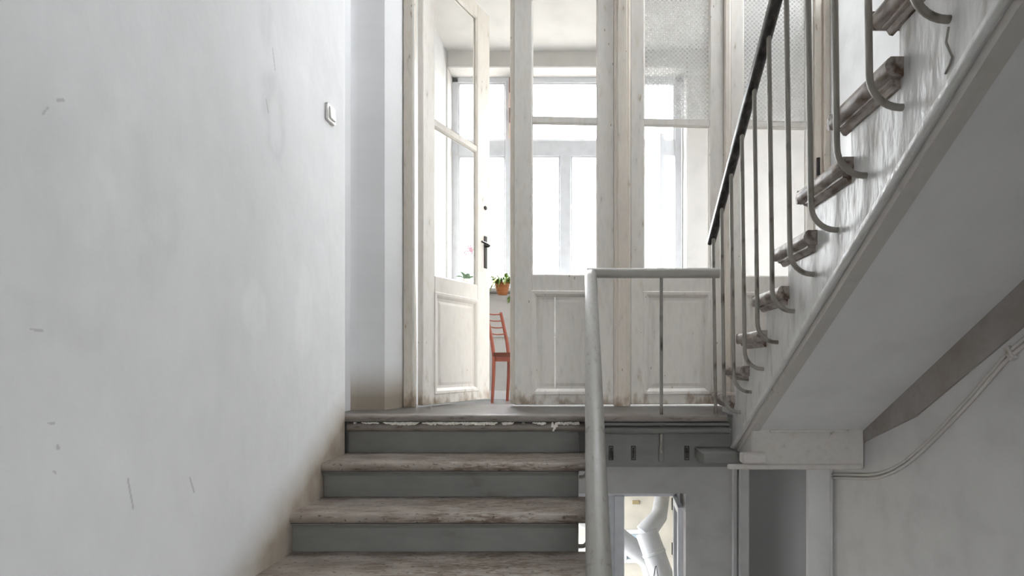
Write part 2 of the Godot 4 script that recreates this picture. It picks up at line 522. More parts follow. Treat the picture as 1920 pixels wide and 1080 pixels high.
func leaf(o: Node3D, w: float, sl: float, sr: float, pressed: bool, split := 0.0) -> void:
	var cm: Material = mt.cream
	var t := 0.046
	var top := 3.03
	for q in [[0.0, sl], [w - sr, w]]:
		obj("stile", MB.new().box(Vector3((q[0] + q[1]) / 2, (top + 0.012) / 2, 0), Vector3(q[1] - q[0], top - 0.012, t), 0.004), cm, o)
	var iw := w - sl - sr
	var ix := sl + iw / 2
	for q in [[0.012, 0.085], [0.77, 0.885], [1.905, 1.949], [2.927, top]]:
		var thin := 0.008 if q[0] > 1.5 and q[0] < 2.0 else 0.0
		obj("rail", MB.new().box(Vector3(ix, (q[0] + q[1]) / 2, 0), Vector3(iw, q[1] - q[0], t - thin), 0.004), cm, o)
	var pr := Rect2(sl, 0.085, iw, 0.685)
	obj("panel_moulding", bead(pr, 0.034, t / 2, 0.010), cm, o)
	var inner := pr.grow(-0.030)
	if split > 0.0:
		var xs := inner.position.x + split
		for q in [[inner.position.x, xs - 0.005], [xs + 0.004, inner.end.x]]:
			var b := MB.new()
			field(b, Rect2(q[0], inner.position.y, q[1] - q[0], inner.size.y), 0.017, 1 if q[1] < xs else -1)
			for s in [-1.0, 1.0]:
				var ex: float = xs - 0.005 if q[1] < xs else xs + 0.004
				if s > 0: b.quad(Vector3(ex, inner.position.y, -0.011), Vector3(ex, inner.position.y, 0.011), Vector3(ex, inner.end.y, 0.011), Vector3(ex, inner.end.y, -0.011), Vector3(signf(xs - q[0] - 0.1), 0, 0))
			obj("panel_board", b, cm, o)
	else:
		var b := MB.new()
		field(b, inner, 0.017)
		obj("panel", b, cm, o)
	for q in [[0.885, 1.905, false], [1.949, 2.927, pressed]]:
		var r := Rect2(sl, q[0], iw, q[1] - q[0])
		var gb := MB.new()
		for s in [-1.0, 1.0]: moulded_ring(gb, r, s * (t / 2 - 0.003), r.grow(-0.007), s * 0.006, s)
		obj("glazing_bead", gb, cm, o)
		var pane := MB.new()
		pane.quad(Vector3(r.position.x, r.position.y, 0), Vector3(r.end.x, r.position.y, 0), Vector3(r.end.x, r.end.y, 0), Vector3(r.position.x, r.end.y, 0), Vector3(0, 0, 1))
		var po := obj("pane", pane, mt.pressed_glass if q[2] else mt.glass, o)
		if q[2]: tag(po, "pressed glass with a diamond pattern")


# ---------------------------------------------------------------- stairs
func left_flight() -> void:
	var o := thing("stair_flight", "worn grey painted wooden steps rising beside the white wall to the glazed doors", "stairs", W(-0.65, -EYE, 0.7))
	var back := o.position
	for k in range(0, 9):
		# riser k stands under the edge k (0 is the landing)
		var de := 3.10 - GO * k
		var h1: float = -0.376 if k == 0 else -0.496 - RISE * (k - 1) - 0.048
		var h0: float = -0.496 - RISE * k
		if k == 8: h0 = -EYE
		var b := MB.new().box(W(-0.657, (h0 + h1) / 2, de + 0.024 + 0.012) - back, Vector3(1.284, h1 - h0, 0.022), 0.002)
		obj("riser", b, mt.riser_paint, o)
		if k == 0: continue
		var h := -0.496 - RISE * (k - 1)
		var dep := GO + 0.03
		var prof := PackedVector2Array([Vector2(0, 0), Vector2(dep - 0.018, 0)])
		for i in 7:
			var a := PI / 2 - PI * i / 6
			prof.append(Vector2(dep - 0.018 + 0.018 * cos(a), -0.022 + 0.022 * sin(a)))
		prof.append(Vector2(0, -0.044))
		# the board is a touch dished where it is walked on
		var tb := MB.new().prism(prof, W(WL - 0.004, h, de + dep - 0.002) - back, Vector3(0, 0, 1), Vector3.UP, Vector3(1.335, 0, 0), true)
		obj("tread", tb, mt["tread_%d" % (k % 2)], o)
		var cove := PackedVector2Array([Vector2(0, 0), Vector2(0.018, 0), Vector2(0.016, -0.006), Vector2(0.008, -0.012), Vector2(0.004, -0.022), Vector2(0, -0.024)])
		obj("scotia_moulding", MB.new().prism(cove, W(WL, h - 0.044, de + 0.026) - back, Vector3(0, 0, 1), Vector3.UP, Vector3(1.28, 0, 0)), mt.riser_paint, o)
	# sloping underside and the cut string on the well side
	var poly := PackedVector2Array()
	for k in range(0, 8):
		var de := 3.10 - GO * k + 0.047
		poly.append(Vector2(de, -0.40 if k == 0 else -0.496 - RISE * (k - 1) - 0.05))
		poly.append(Vector2(de, -0.496 - RISE * k - 0.05))
	poly.append(Vector2(3.10 - GO * 7.9, -EYE + 0.001))
	poly.append(Vector2(3.10 - GO * 6.6, -EYE - 0.15))
	poly.append(Vector2(3.147, -0.76))
	obj("soffit", MB.new().prism(poly, Vector3(WL + 0.003, EYE, 0) - back, Vector3(0, 0, -1), Vector3.UP, Vector3(1.283, 0, 0)), mt.soffit_paint, o)


func right_flight() -> void:
	var o := thing("stair_flight", "narrow upper stair flight with pale string and dark worn treads climbing overhead at the right", "stairs", W(1.27, LAND, 3.4))
	var back := o.position
	var poly := PackedVector2Array()
	var line := func(d: float) -> float: return 1.38 - 0.594 * d
	for k in range(1, 12):
		var d := 3.11 - RG * (k - 1)
		var h := -0.175 + RR * (k - 1)
		var nose := d + 0.345
		if k == 11: nose = d + 0.345
		# board with rounded nose and rounded return end
		var b := MB.new()
		var prof := PackedVector2Array()
		for q in [[0.0, -0.024], [0.006, -0.008], [0.016, 0.0], [0.9, 0.0], [0.9, -0.052], [0.016, -0.052], [0.004, -0.040]]: prof.append(Vector2(q[0], q[1]))
		var dn := 0.0 if k < 11 else 0.2
		b.prism(prof, W(XS - 0.05, h, nose - 0.014) - back, Vector3.RIGHT, Vector3.UP, Vector3(0, 0, 0.345 - 0.014 + 0.012 - dn), true)
		var np := PackedVector2Array()
		for i in 9:
			var a := PI / 2 + PI * i / 8
			np.append(Vector2(0.014 + 0.020 * cos(a), -0.026 + 0.026 * sin(a)))
		b.prism(np, W(XS - 0.044, h, nose) - back, Vector3(0, 0, 1), Vector3.UP, Vector3(0.894, 0, 0), true)
		var tr := obj("tread", b, mt.worn_tread, o)
		var c := MB.new()
		c.prism(PackedVector2Array([Vector2(0, 0), Vector2(0, -0.008), Vector2(0.012, -0.012), Vector2(0.020, -0.024), Vector2(0.03, -0.026), Vector2(0.03, 0)]), W(XS - 0.028, h - 0.052, nose - 0.03) - back, Vector3.RIGHT, Vector3.UP, Vector3(0, 0, 0.312 - dn))
		obj("return_moulding", c, mt.worn_tread, tr)
		if k < 11:
			obj("riser", MB.new().box(W(1.275, h + RR / 2 - 0.026, d + 0.010) - back, Vector3(0.84, RR - 0.052, 0.018), 0.002), mt.stringer_paint, o)
		if k < 11:
			poly.append(Vector2(d + RG, h - 0.05))
			poly.append(Vector2(d, h - 0.05))
	poly.append(Vector2(0.676, 1.265))
	poly.append(Vector2(0.10, 1.265))
	poly.append(Vector2(0.10, 1.20))
	poly.append(Vector2(0.30, line.call(0.30)))
	poly.append(Vector2(3.22, line.call(3.22)))
	poly.append(Vector2(3.38, line.call(3.22)))
	obj("stringer", MB.new().prism(poly, Vector3(XS, EYE, 0) - back, Vector3(0, 0, -1), Vector3.UP, Vector3(0.045, 0, 0)), mt.stringer_paint, o)
	# bead along the lower edge of the string, then a strip of plaster, then the soffit
	var n := Vector2(0.594, 1.0).normalized()
	var p0 := W(XS - 0.008, line.call(3.22) + 0.012, 3.22) - back
	var p1 := W(XS - 0.008, line.call(0.30) + 0.012, 0.30) - back
	obj("edge_bead", MB.new().tube([p0, p1], rrect(0.022, 0.026, 0.009), Vector3.RIGHT), mt.stringer_paint, o)
	var s := PackedVector2Array([Vector2(3.25, line.call(3.25) - 0.002), Vector2(0.1, line.call(0.1) - 0.002), Vector2(0.1, line.call(0.1) - 0.034), Vector2(3.25, line.call(3.25) - 0.034)])
	obj("edge_strip", MB.new().prism(s, Vector3(XS + 0.004, EYE, 0) - back, Vector3(0, 0, -1), Vector3.UP, Vector3(0.05, 0, 0)), mt.beam_paint, o)
	var f := PackedVector2Array([Vector2(3.2, line.call(3.2) + 0.06), Vector2(0.1, line.call(0.1) + 0.06), Vector2(0.1, line.call(0.1) - 0.03), Vector2(3.2, line.call(3.2) - 0.03)])
	obj("soffit", MB.new().prism(f, Vector3(XS + 0.045, EYE, 0) - back, Vector3(0, 0, -1), Vector3.UP, Vector3(0.80, 0, 0)), mt.soffit_paint, o)


func bent_bar(top: Vector3, foot: Vector3, drop: float) -> Array:
	# straight down from the handrail, then a quarter turn sideways into the string
	var pts := [top]
	var reach := foot.x - top.x
	var r := drop
	var low := Vector3(top.x + (foot.x - top.x) * 0.12, foot.y + r, foot.z)
	pts.append(top.lerp(low, 0.5))
	for i in 9:
		var a := PI / 2 * i / 8
		pts.append(Vector3(low.x + (foot.x - 0.02 * signf(reach) - low.x) * (1.0 - cos(a)), foot.y + r * (1.0 - sin(a)), foot.z))
	pts.append(foot)
	return pts


func railings() -> void:
	# --- railing of the upper flight
	var o := thing("stair_railing", "slanted dark handrail on curved grey iron balusters along the upper flight", "railing", W(XS, LAND, 3.2))
	var back := o.position
	var rail := func(d: float) -> float: return 0.735 + 0.63 * (3.176 - d)
	var pts := []
	for i in 12: pts.append(W(0.748 - 0.012 * i / 11.0, rail.call(3.23 - 2.6 * i / 11.0), 3.23 - 2.6 * i / 11.0) - back)
	obj("handrail", MB.new().tube(pts, rrect(0.046, 0.050, 0.016), Vector3.RIGHT), mt.dark_rail, o)
	for j in 14:
		var d := 3.176 - 0.1883 * j
		var hf := -0.375 + 0.117 * j
		var bar := MB.new().tube(bent_bar(W(0.748, rail.call(d) - 0.01, d) - back, W(XS + 0.012, hf, d) - back, 0.085), ring(0.0095, 10), Vector3(0, 0, 1))
		obj("baluster", bar, mt.iron_grey, o)
	obj("bent_wire", MB.new().tube([W(0.846, 0.775, 1.29) - back, W(0.840, 0.74, 1.29) - back, W(0.846, 0.70, 1.278) - back, W(0.846, 0.688, 1.285) - back, W(0.848, 0.676, 1.305) - back], ring(0.003, 6), Vector3.RIGHT), mt.iron_grey, o)
	# --- railing of the lower flight and across the landing
	var q := thing("stair_railing", "round grey painted handrail running straight down the near steps from the level landing rail", "railing", W(0.045, LAND, 3.1))
	back = q.position
	var hr := 0.51
	var down := [W(0.052, hr - 0.012, 3.14) - back, W(0.052, hr - 0.022, 3.095) - back, W(0.051, hr - 0.055, 3.045) - back]
	var dd := 2.95
	while dd > 0.75:
		down.append(W(0.040 + 0.011 * (dd - 0.75) / 2.2, hr - 0.055 - (3.045 - dd) * 0.585, dd) - back)
		dd -= 0.3
	obj("handrail", MB.new().tube(down, rrect(0.066, 0.062, 0.028), Vector3.RIGHT), mt.rail_paint, q)
	obj("landing_handrail", MB.new().tube([W(0.03, hr, 3.15) - back, W(0.775, hr, 3.15) - back], rrect(0.05, 0.056, 0.02), Vector3(0, 0, 1)), mt.rail_light, q)
	var bb := MB.new().tube([W(0.45, hr - 0.02, 3.15) - back, W(0.45, -0.50, 3.15) - back], ring(0.0095, 10), Vector3.RIGHT)
	var ba := obj("baluster", bb, mt.iron_grey, q)
	obj("foot_plate", MB.new().box(W(0.45, -0.51, 3.154) - back, Vector3(0.028, 0.085, 0.012), 0.003), mt.riser_paint, ba)
	for j in 11:
		var d := 2.98 - 0.202 * j
		var top := hr - 0.055 - (3.045 - d) * 0.585
		var foot := top - 1.02
		var b := MB.new().tube(bent_bar(W(0.046, top, d) - back, W(-0.016, foot, d) - back, 0.07), ring(0.0095, 10), Vector3(0, 0, 1))
		obj("baluster", b, mt.iron_grey, q)


# ---------------------------------------------------------------- windows
func gallery_window() -> void:
	var o := thing("window_1", "wide white gallery window of four lights with transom panes above", "window", W(-0.17, 0.76, 6.0), 0.0, "", "structure")
	var back := o.position
	var wm: Material = mt.window_white
	var f := MB.new()
	f.box(W(-1.345, 1.9, 6.0) - back, Vector3(0.07, 2.3, 0.09), 0.005)
	f.box(W(1.03, 1.9, 6.0) - back, Vector3(0.07, 2.3, 0.09), 0.005)
	f.box(W(-0.157, 3.02, 6.0) - back, Vector3(2.44, 0.06, 0.09), 0.005)
	f.box(W(-0.157, 0.79, 6.0) - back, Vector3(2.44, 0.06, 0.09), 0.005)
	obj("frame", f, wm, o)
	obj("mullion", MB.new().box(W(-0.76, 1.9, 6.0) - back, Vector3(0.10, 2.24, 0.10), 0.006), wm, o)
	obj("mullion", MB.new().box(W(0.43, 1.9, 6.0) - back, Vector3(0.10, 2.24, 0.10), 0.006), wm, o)
	obj("mullion", MB.new().box(W(-0.17, 1.53, 6.0) - back, Vector3(0.115, 1.42, 0.10), 0.006), wm, o)
	for q in [[-1.31, -0.81], [-0.71, 0.38], [0.48, 0.995]]:
		obj("transom_bar", MB.new().box(W((q[0] + q[1]) / 2, 2.295, 6.0) - back, Vector3(q[1] - q[0], 0.17, 0.09), 0.006), wm, o)
	for q in [[-1.31, -0.81, 0.82, 2.21], [-0.71, -0.2275, 0.82, 2.21], [-0.1125, 0.38, 0.82, 2.21], [-1.31, -0.81, 2.38, 2.99], [-0.71, 0.38, 2.38, 2.99], [0.48, 0.995, 2.38, 2.99]]:
		var xc: float = (q[0] + q[1]) / 2
		var hc: float = (q[2] + q[3]) / 2
		var sash := MB.new()
		for sx in [0, 1]: sash.box(W(q[sx], hc, 5.99) - back, Vector3(0.03, q[3] - q[2], 0.05), 0.004)
		for sy in [2, 3]: sash.box(W(xc, q[sy], 5.99) - back, Vector3(q[1] - q[0] - 0.03, 0.03, 0.05), 0.004)
		var so := obj("sash", sash, wm, o)
		var pane := MB.new()
		pane.quad(W(q[0], q[2], 5.985) - back, W(q[1], q[2], 5.985) - back, W(q[1], q[3], 5.985) - back, W(q[0], q[3], 5.985) - back, Vector3(0, 0, 1))
		obj("pane", pane, mt.glass, so)
	obj("sill", MB.new().box(W(-0.157, 0.745, 5.80) - back, Vector3(2.46, 0.035, 0.34), 0.01), mt.gallery_warm, o)
	# the open casement, hinged on the mullion and swung into the gallery
	var c := thing("window_2", "open casement sash swung inward at the right end of the gallery window", "window", W(0.45, 0.82, 5.95), -deg_to_rad(58), "", "structure")
	var fr := MB.new()
	for x in [0.03, 0.60]: fr.box(Vector3(x, 0.705, 0), Vector3(0.06, 1.41, 0.05), 0.004)
	for y in [0.035, 1.375]: fr.box(Vector3(0.315, y, 0), Vector3(0.52, 0.07, 0.05), 0.004)
	obj("sash", fr, wm, c)
	var pn := MB.new()
	pn.quad(Vector3(0.06, 0.07, 0), Vector3(0.57, 0.07, 0), Vector3(0.57, 1.34, 0), Vector3(0.06, 1.34, 0), Vector3(0, 0, 1))
	obj("pane", pn, mt.glass, c)
	# narrow transom sash standing open, its bare edge seen in slices of brown
	var e := thing("window_3", "narrow open transom sash edge with brown bare wood patches", "window", W(-0.735, 2.36, 5.90), 0.0, "", "structure")
	for k in 4:
		obj("edge_block", MB.new().box(Vector3(0, 0.085 + 0.16 * k, 0), Vector3(0.045, 0.155, 0.07), 0.004), mt.pinkish_wood if k % 2 == 0 else mt.brown_wood, e)


func lower_window() -> void:
	var o := thing("window_4", "lower stair window under the landing with an open right hand casement", "window", W(0.4, -2.4, 4.68), 0.0, "", "structure")
	var back := o.position
	var wm: Material = mt.window_white
	var f := MB.new()
	f.box(W(-0.115, -1.74, 4.68) - back, Vector3(0.07, 1.38, 0.08), 0.005)
	f.box(W(0.795, -1.74, 4.68) - back, Vector3(0.05, 1.38, 0.08), 0.005)
	f.box(W(0.35, -1.075, 4.68) - back, Vector3(0.90, 0.05, 0.08), 0.005)
	f.box(W(0.35, -2.41, 4.68) - back, Vector3(0.90, 0.05, 0.08), 0.005)
	obj("frame", f, wm, o)
	obj("mullion", MB.new().box(W(0.313, -1.74, 4.67) - back, Vector3(0.085, 1.30, 0.09), 0.006), wm, o)
	var s := MB.new()
	for x in [-0.055, 0.25]: s.box(W(x, -1.74, 4.665) - back, Vector3(0.05, 1.28, 0.05), 0.004)
	for h in [-1.14, -2.36]: s.box(W(0.0975, h, 4.665) - back, Vector3(0.26, 0.06, 0.05), 0.004)
	var so := obj("sash", s, wm, o)
	var pane := MB.new()
	pane.quad(W(-0.03, -2.33, 4.665) - back, W(0.225, -2.33, 4.665) - back, W(0.225, -1.17, 4.665) - back, W(-0.03, -1.17, 4.665) - back, Vector3(0, 0, 1))
	obj("pane", pane, mt.glass, so)
	var c := thing("window_5", "open casement of the lower stair window folded back along its jamb", "window", W(0.775, -2.38, 4.63), PI / 2 - 0.06 + PI, "", "structure")
	var fr := MB.new()
	for x in [0.03, 0.36]: fr.box(Vector3(x, 0.65, 0), Vector3(0.06, 1.28, 0.04), 0.004)
	for y in [0.04, 1.26]: fr.box(Vector3(0.195, y, 0), Vector3(0.27, 0.06, 0.04), 0.004)
	obj("sash", fr, wm, c)
	var pn := MB.new()
	pn.quad(Vector3(0.06, 0.07, 0), Vector3(0.33, 0.07, 0), Vector3(0.33, 1.23, 0), Vector3(0.06, 1.23, 0), Vector3(0, 0, 1))
	obj("pane", pn, mt.glass, c)
	for y in [0.85, 1.22]: obj("hinge", MB.new().box(Vector3(-0.004, y, 0.018), Vector3(0.012, 0.10, 0.02), 0.002), mt.slot_dark, c)


func fill_side_window() -> void:  # unseen window, added to light the left wall and stairwell
	var o := thing("window_6", "unseen high side window added to light the stairwell above the upper flight", "window", W(1.80, 2.55, 3.525), PI / 2, "", "structure")
	var f := MB.new()
	for x in [-0.295, 0.295]: f.box(Vector3(x, 0.875, 0), Vector3(0.07, 1.75, 0.08), 0.005)
	for y in [0.035, 1.715]: f.box(Vector3(0, y, 0), Vector3(0.52, 0.07, 0.08), 0.005)
	f.box(Vector3(0, 0.875, 0), Vector3(0.04, 1.61, 0.07), 0.005)
	obj("frame", f, mt.window_white, o)
	for s in [-1.0, 1.0]:
		var p := MB.new()
		var x0: float = 0.02 if s > 0 else -0.26
		p.quad(Vector3(x0, 0.07, 0), Vector3(x0 + 0.24, 0.07, 0), Vector3(x0 + 0.24, 1.68, 0), Vector3(x0, 1.68, 0), Vector3(0, 0, 1))
		obj("pane", p, mt.glass, o)


# ---------------------------------------------------------------- small things
func chair() -> void:
	var a := atan2(0.33, 0.135)              # the back runs from near left to far right
	var o := thing("chair", "terracotta red chair with a ladder back and brown seat on the gallery floor", "chair", W(-0.765, GAL, 5.35), 0.0)
	var bx := Vector3(cos(a), 0, -sin(a))    # along the back, from near post to far post
	var fx := Vector3(sin(a), 0, cos(a))     # the way it faces
	var half := 0.14
	var post := func(s: float) -> Array:
		var b: Vector3 = bx * half * s
		return [b - fx * 0.015, b + Vector3(0, 0.25, 0), b + fx * 0.004 + Vector3(0, 0.43, 0), b - fx * 0.018 + Vector3(0, 0.58, 0), b - fx * 0.055 + Vector3(0, 0.74, 0), b - fx * 0.088 + Vector3(0, 0.87, 0)]
	for s in [-1.0, 1.0]:
		obj("back_leg", MB.new().tube(post.call(s), rrect(0.026, 0.030, 0.008), bx, [0.85, 0.95, 1.05, 1.0, 0.95, 0.85]), mt.terracotta_chair, o)
		obj("front_leg", MB.new().tube([bx * s * 0.145 + fx * 0.37, bx * s * 0.14 + fx * 0.365 + Vector3(0, 0.44, 0)], rrect(0.026, 0.026, 0.008), bx, [0.8, 1.05]), mt.terracotta_chair, o)
	for k in 4:
		var y := 0.855 - 0.065 * k
		var off := -0.085 + 0.017 * k
		var pts := []
		for i in 9:
			var t := -1.0 + 2.0 * i / 8.0
			pts.append(bx * half * t + fx * (off - 0.028 * (1.0 - t * t)) + Vector3(0, y - 0.012 * (1.0 - t * t), 0))
		obj("back_rung", MB.new().tube(pts, ring(0.0065, 8), Vector3.UP), mt.terracotta_chair, o)
	var pts2 := PackedVector2Array()
	for p in rrect(0.33, 0.41, 0.05, 5): pts2.append(p)
	obj("seat", MB.new().prism(pts2, fx * 0.185 + Vector3(0, 0.435, 0), bx, fx, Vector3(0, 0.035, 0), true), mt.seat_brown, o)
	var ap := MB.new()
	for s in [-1.0, 1.0]:
		ap.tube([bx * 0.13 * s + fx * 0.01 + Vector3(0, 0.41, 0), bx * 0.13 * s + fx * 0.36 + Vector3(0, 0.41, 0)], rrect(0.018, 0.045, 0.004), bx)
	ap.tube([-bx * 0.13 + fx * 0.36 + Vector3(0, 0.41, 0), bx * 0.13 + fx * 0.36 + Vector3(0, 0.41, 0)], rrect(0.018, 0.045, 0.004), fx)
	obj("apron", ap, mt.terracotta_chair, o)


func blade(b: MB, at: Vector3, dir: Vector3, up: float, length: float, width: float, droop: float) -> void:
	var side := dir.cross(Vector3.UP).normalized()
	var prev := []
	for i in 8:
		var t := i / 7.0
		var p := at + dir * length * t * 0.85 + Vector3(0, up * t - droop * t * t, 0)
		var w := width * (0.6 + 1.2 * t * (1.0 - t)) * (1.0 - pow(t, 4.0)) + 0.0006
		var q := [p - side * w / 2 + Vector3(0, w * 0.25, 0), p, p + side * w / 2 + Vector3(0, w * 0.25, 0)]
		if prev:
			for k in 2:
				var nn: Vector3 = (q[k + 1] - prev[k]).cross(prev[k + 1] - q[k]).normalized()
				if nn.y < 0: nn = -nn
				b.quad(prev[k], prev[k + 1], q[k + 1], q[k], nn)
		prev = q


func plants() -> void:
	rng.seed = 7
	var o := thing("spider_plant", "spider plant with arching striped leaves in a brown basket pot under the gallery window", "plant", W(-0.775, 0.675, 5.50))
	var pot := MB.new().lathe([Vector2(0.0, 0), Vector2(0.042, 0), Vector2(0.052, 0.015), Vector2(0.064, 0.07), Vector2(0.070, 0.115), Vector2(0.074, 0.13), Vector2(0.070, 0.138), Vector2(0.064, 0.132), Vector2(0.060, 0.115), Vector2(0.0, 0.11)], Vector3.ZERO)
	var po := obj("basket_pot", pot, mt.basket, o)
	for k in 5:
		obj("cane_band", MB.new().lathe([Vector2(0.050 + 0.0046 * k, 0.018 + 0.022 * k), Vector2(0.057 + 0.0046 * k, 0.024 + 0.022 * k), Vector2(0.051 + 0.0046 * k, 0.032 + 0.022 * k)], Vector3.ZERO), mt.basket, po)
	for k in 84:
		var a := TAU * k / 56.0 + rng.randf_range(-0.1, 0.1)
		var b := MB.new()
		var u := rng.randf_range(0.06, 0.24) if k < 56 else rng.randf_range(0.03, 0.12)
		blade(b, Vector3(cos(a) * 0.02, 0.115, sin(a) * 0.02), Vector3(cos(a), 0, sin(a)), u, rng.randf_range(0.15, 0.26) if k < 56 else rng.randf_range(0.07, 0.14), rng.randf_range(0.020, 0.030), u * rng.randf_range(0.6, 1.5))
		obj("leaf", b, mt.leaf_pale if k % 4 == 0 else mt.leaf_green, o)
	var run := MB.new().tube([Vector3(0.05, 0.13, 0.03), Vector3(0.085, 0.12, 0.04), Vector3(0.092, 0.02, 0.04), Vector3(0.088, -0.03, 0.04)], ring(0.002, 6), Vector3.RIGHT)
	obj("runner", run, mt.leaf_pale, o)
	var tuft := MB.new()
	for k in 22:
		var a := TAU * k / 22.0
		blade(tuft, Vector3(0.088, -0.03, 0.04), Vector3(cos(a), 0, sin(a)), rng.randf_range(-0.02, 0.05), rng.randf_range(0.04, 0.07), 0.018, rng.randf_range(0.02, 0.09))
	obj("plantlet", tuft, mt.leaf_green, o)
	obj("wall_hook", MB.new().tube([Vector3(0, 0.13, -0.072), Vector3(0, 0.10, -0.12), Vector3(0, 0.09, -0.26)], ring(0.004, 6), Vector3.RIGHT), mt.handle_iron, o)

	var q := thing("orchid", "pink flowering orchid with broad green leaves on the sill behind the open door's glass", "plant", W(-1.17, 0.7625, 5.72))
	obj("pot", MB.new().lathe([Vector2(0, 0), Vector2(0.045, 0), Vector2(0.06, 0.10), Vector2(0.055, 0.10), Vector2(0.05, 0.085), Vector2(0, 0.085)], Vector3.ZERO), mt.plastic_white, q)
	for k in 7:
		var a := TAU * k / 7.0 + 0.3
		var b := MB.new()
		blade(b, Vector3(0, 0.085, 0), Vector3(cos(a), 0, sin(a)), 0.09 + 0.02 * (k % 3), 0.13, 0.055, 0.05)
		obj("leaf", b, mt.leaf_dark, q)
	obj("stem", MB.new().tube([Vector3(0, 0.085, 0), Vector3(-0.02, 0.22, 0.01), Vector3(-0.01, 0.34, 0.01), Vector3(0.05, 0.40, 0.01)], ring(0.003, 6), Vector3.RIGHT), mt.leaf_dark, q)
	for k in 4:
		var b := MB.new()
		var c: Vector3 = [Vector3(0.05, 0.40, 0.015), Vector3(0.03, 0.42, 0.01), Vector3(0.0, 0.37, 0.015), Vector3(0.065, 0.375, 0.02)][k]
		for i in 5:
			var a := TAU * i / 5.0 + k
			var r := Vector3(cos(a), sin(a), 0.2)
			var s := Vector3(-sin(a), cos(a), 0)
			b.quad(c, c + r * 0.018 + s * 0.012, c + r * 0.034, c + r * 0.018 - s * 0.012, Vector3(0, 0, 1))
		obj("blossom", b, mt.petal_pink, q)


func light_switch() -> void:
	var o := thing("light_switch", "small cream light switch on the white wall near the corner", "switch", W(WL, 1.285, 2.885))
	obj("plate", MB.new().box(Vector3(0.007, 0, 0), Vector3(0.014, 0.086, 0.090), 0.004), mt.plastic_white, o)
	obj("rocker", MB.new().box(Vector3(0.016, 0, 0), Vector3(0.012, 0.060, 0.060), 0.003, Basis(Vector3(0, 0, 1), 0.09)), mt.plastic_white, o)


func cable() -> void:
	var o := thing("cable", "pale double cable sagging from the beam and climbing the lower right wall", "cable", W(1.434, -0.63, 3.12))
	var back := o.position
	for k in 2:
		var pts := []
		var cv := Curve3D.new()
		var xx := 1.434
		for q in [[3.39, -0.655], [3.20, -0.631], [2.96, -0.586], [2.70, -0.53], [2.48, -0.432], [2.257, -0.275], [2.043, -0.103], [1.89, 0.03], [1.82, 0.076], [1.5, 0.28], [1.1, 0.52]]:
			var d: float = q[0]
			if d > 3.3: continue
			cv.add_point(W(xx, q[1] - 0.019 * k, d) - back)
		for i in cv.point_count:
			var p := cv.get_point_position(maxi(i - 1, 0))
			var r := cv.get_point_position(mini(i + 1, cv.point_count - 1))
			cv.set_point_in(i, (p - r) / 6.0)
			cv.set_point_out(i, (r - p) / 6.0)
		for i in 50: pts.append(cv.sample_baked(cv.get_baked_length() * i / 49.0))
		obj("wire", MB.new().tube(pts, ring(0.0075, 8), Vector3.RIGHT), mt.beam_paint, o)
	obj("clip", MB.new().box(W(1.431, 0.035, 1.868) - back, Vector3(0.022, 0.052, 0.024), 0.005, Basis(Vector3.RIGHT, -0.6)), mt.beam_paint, o)


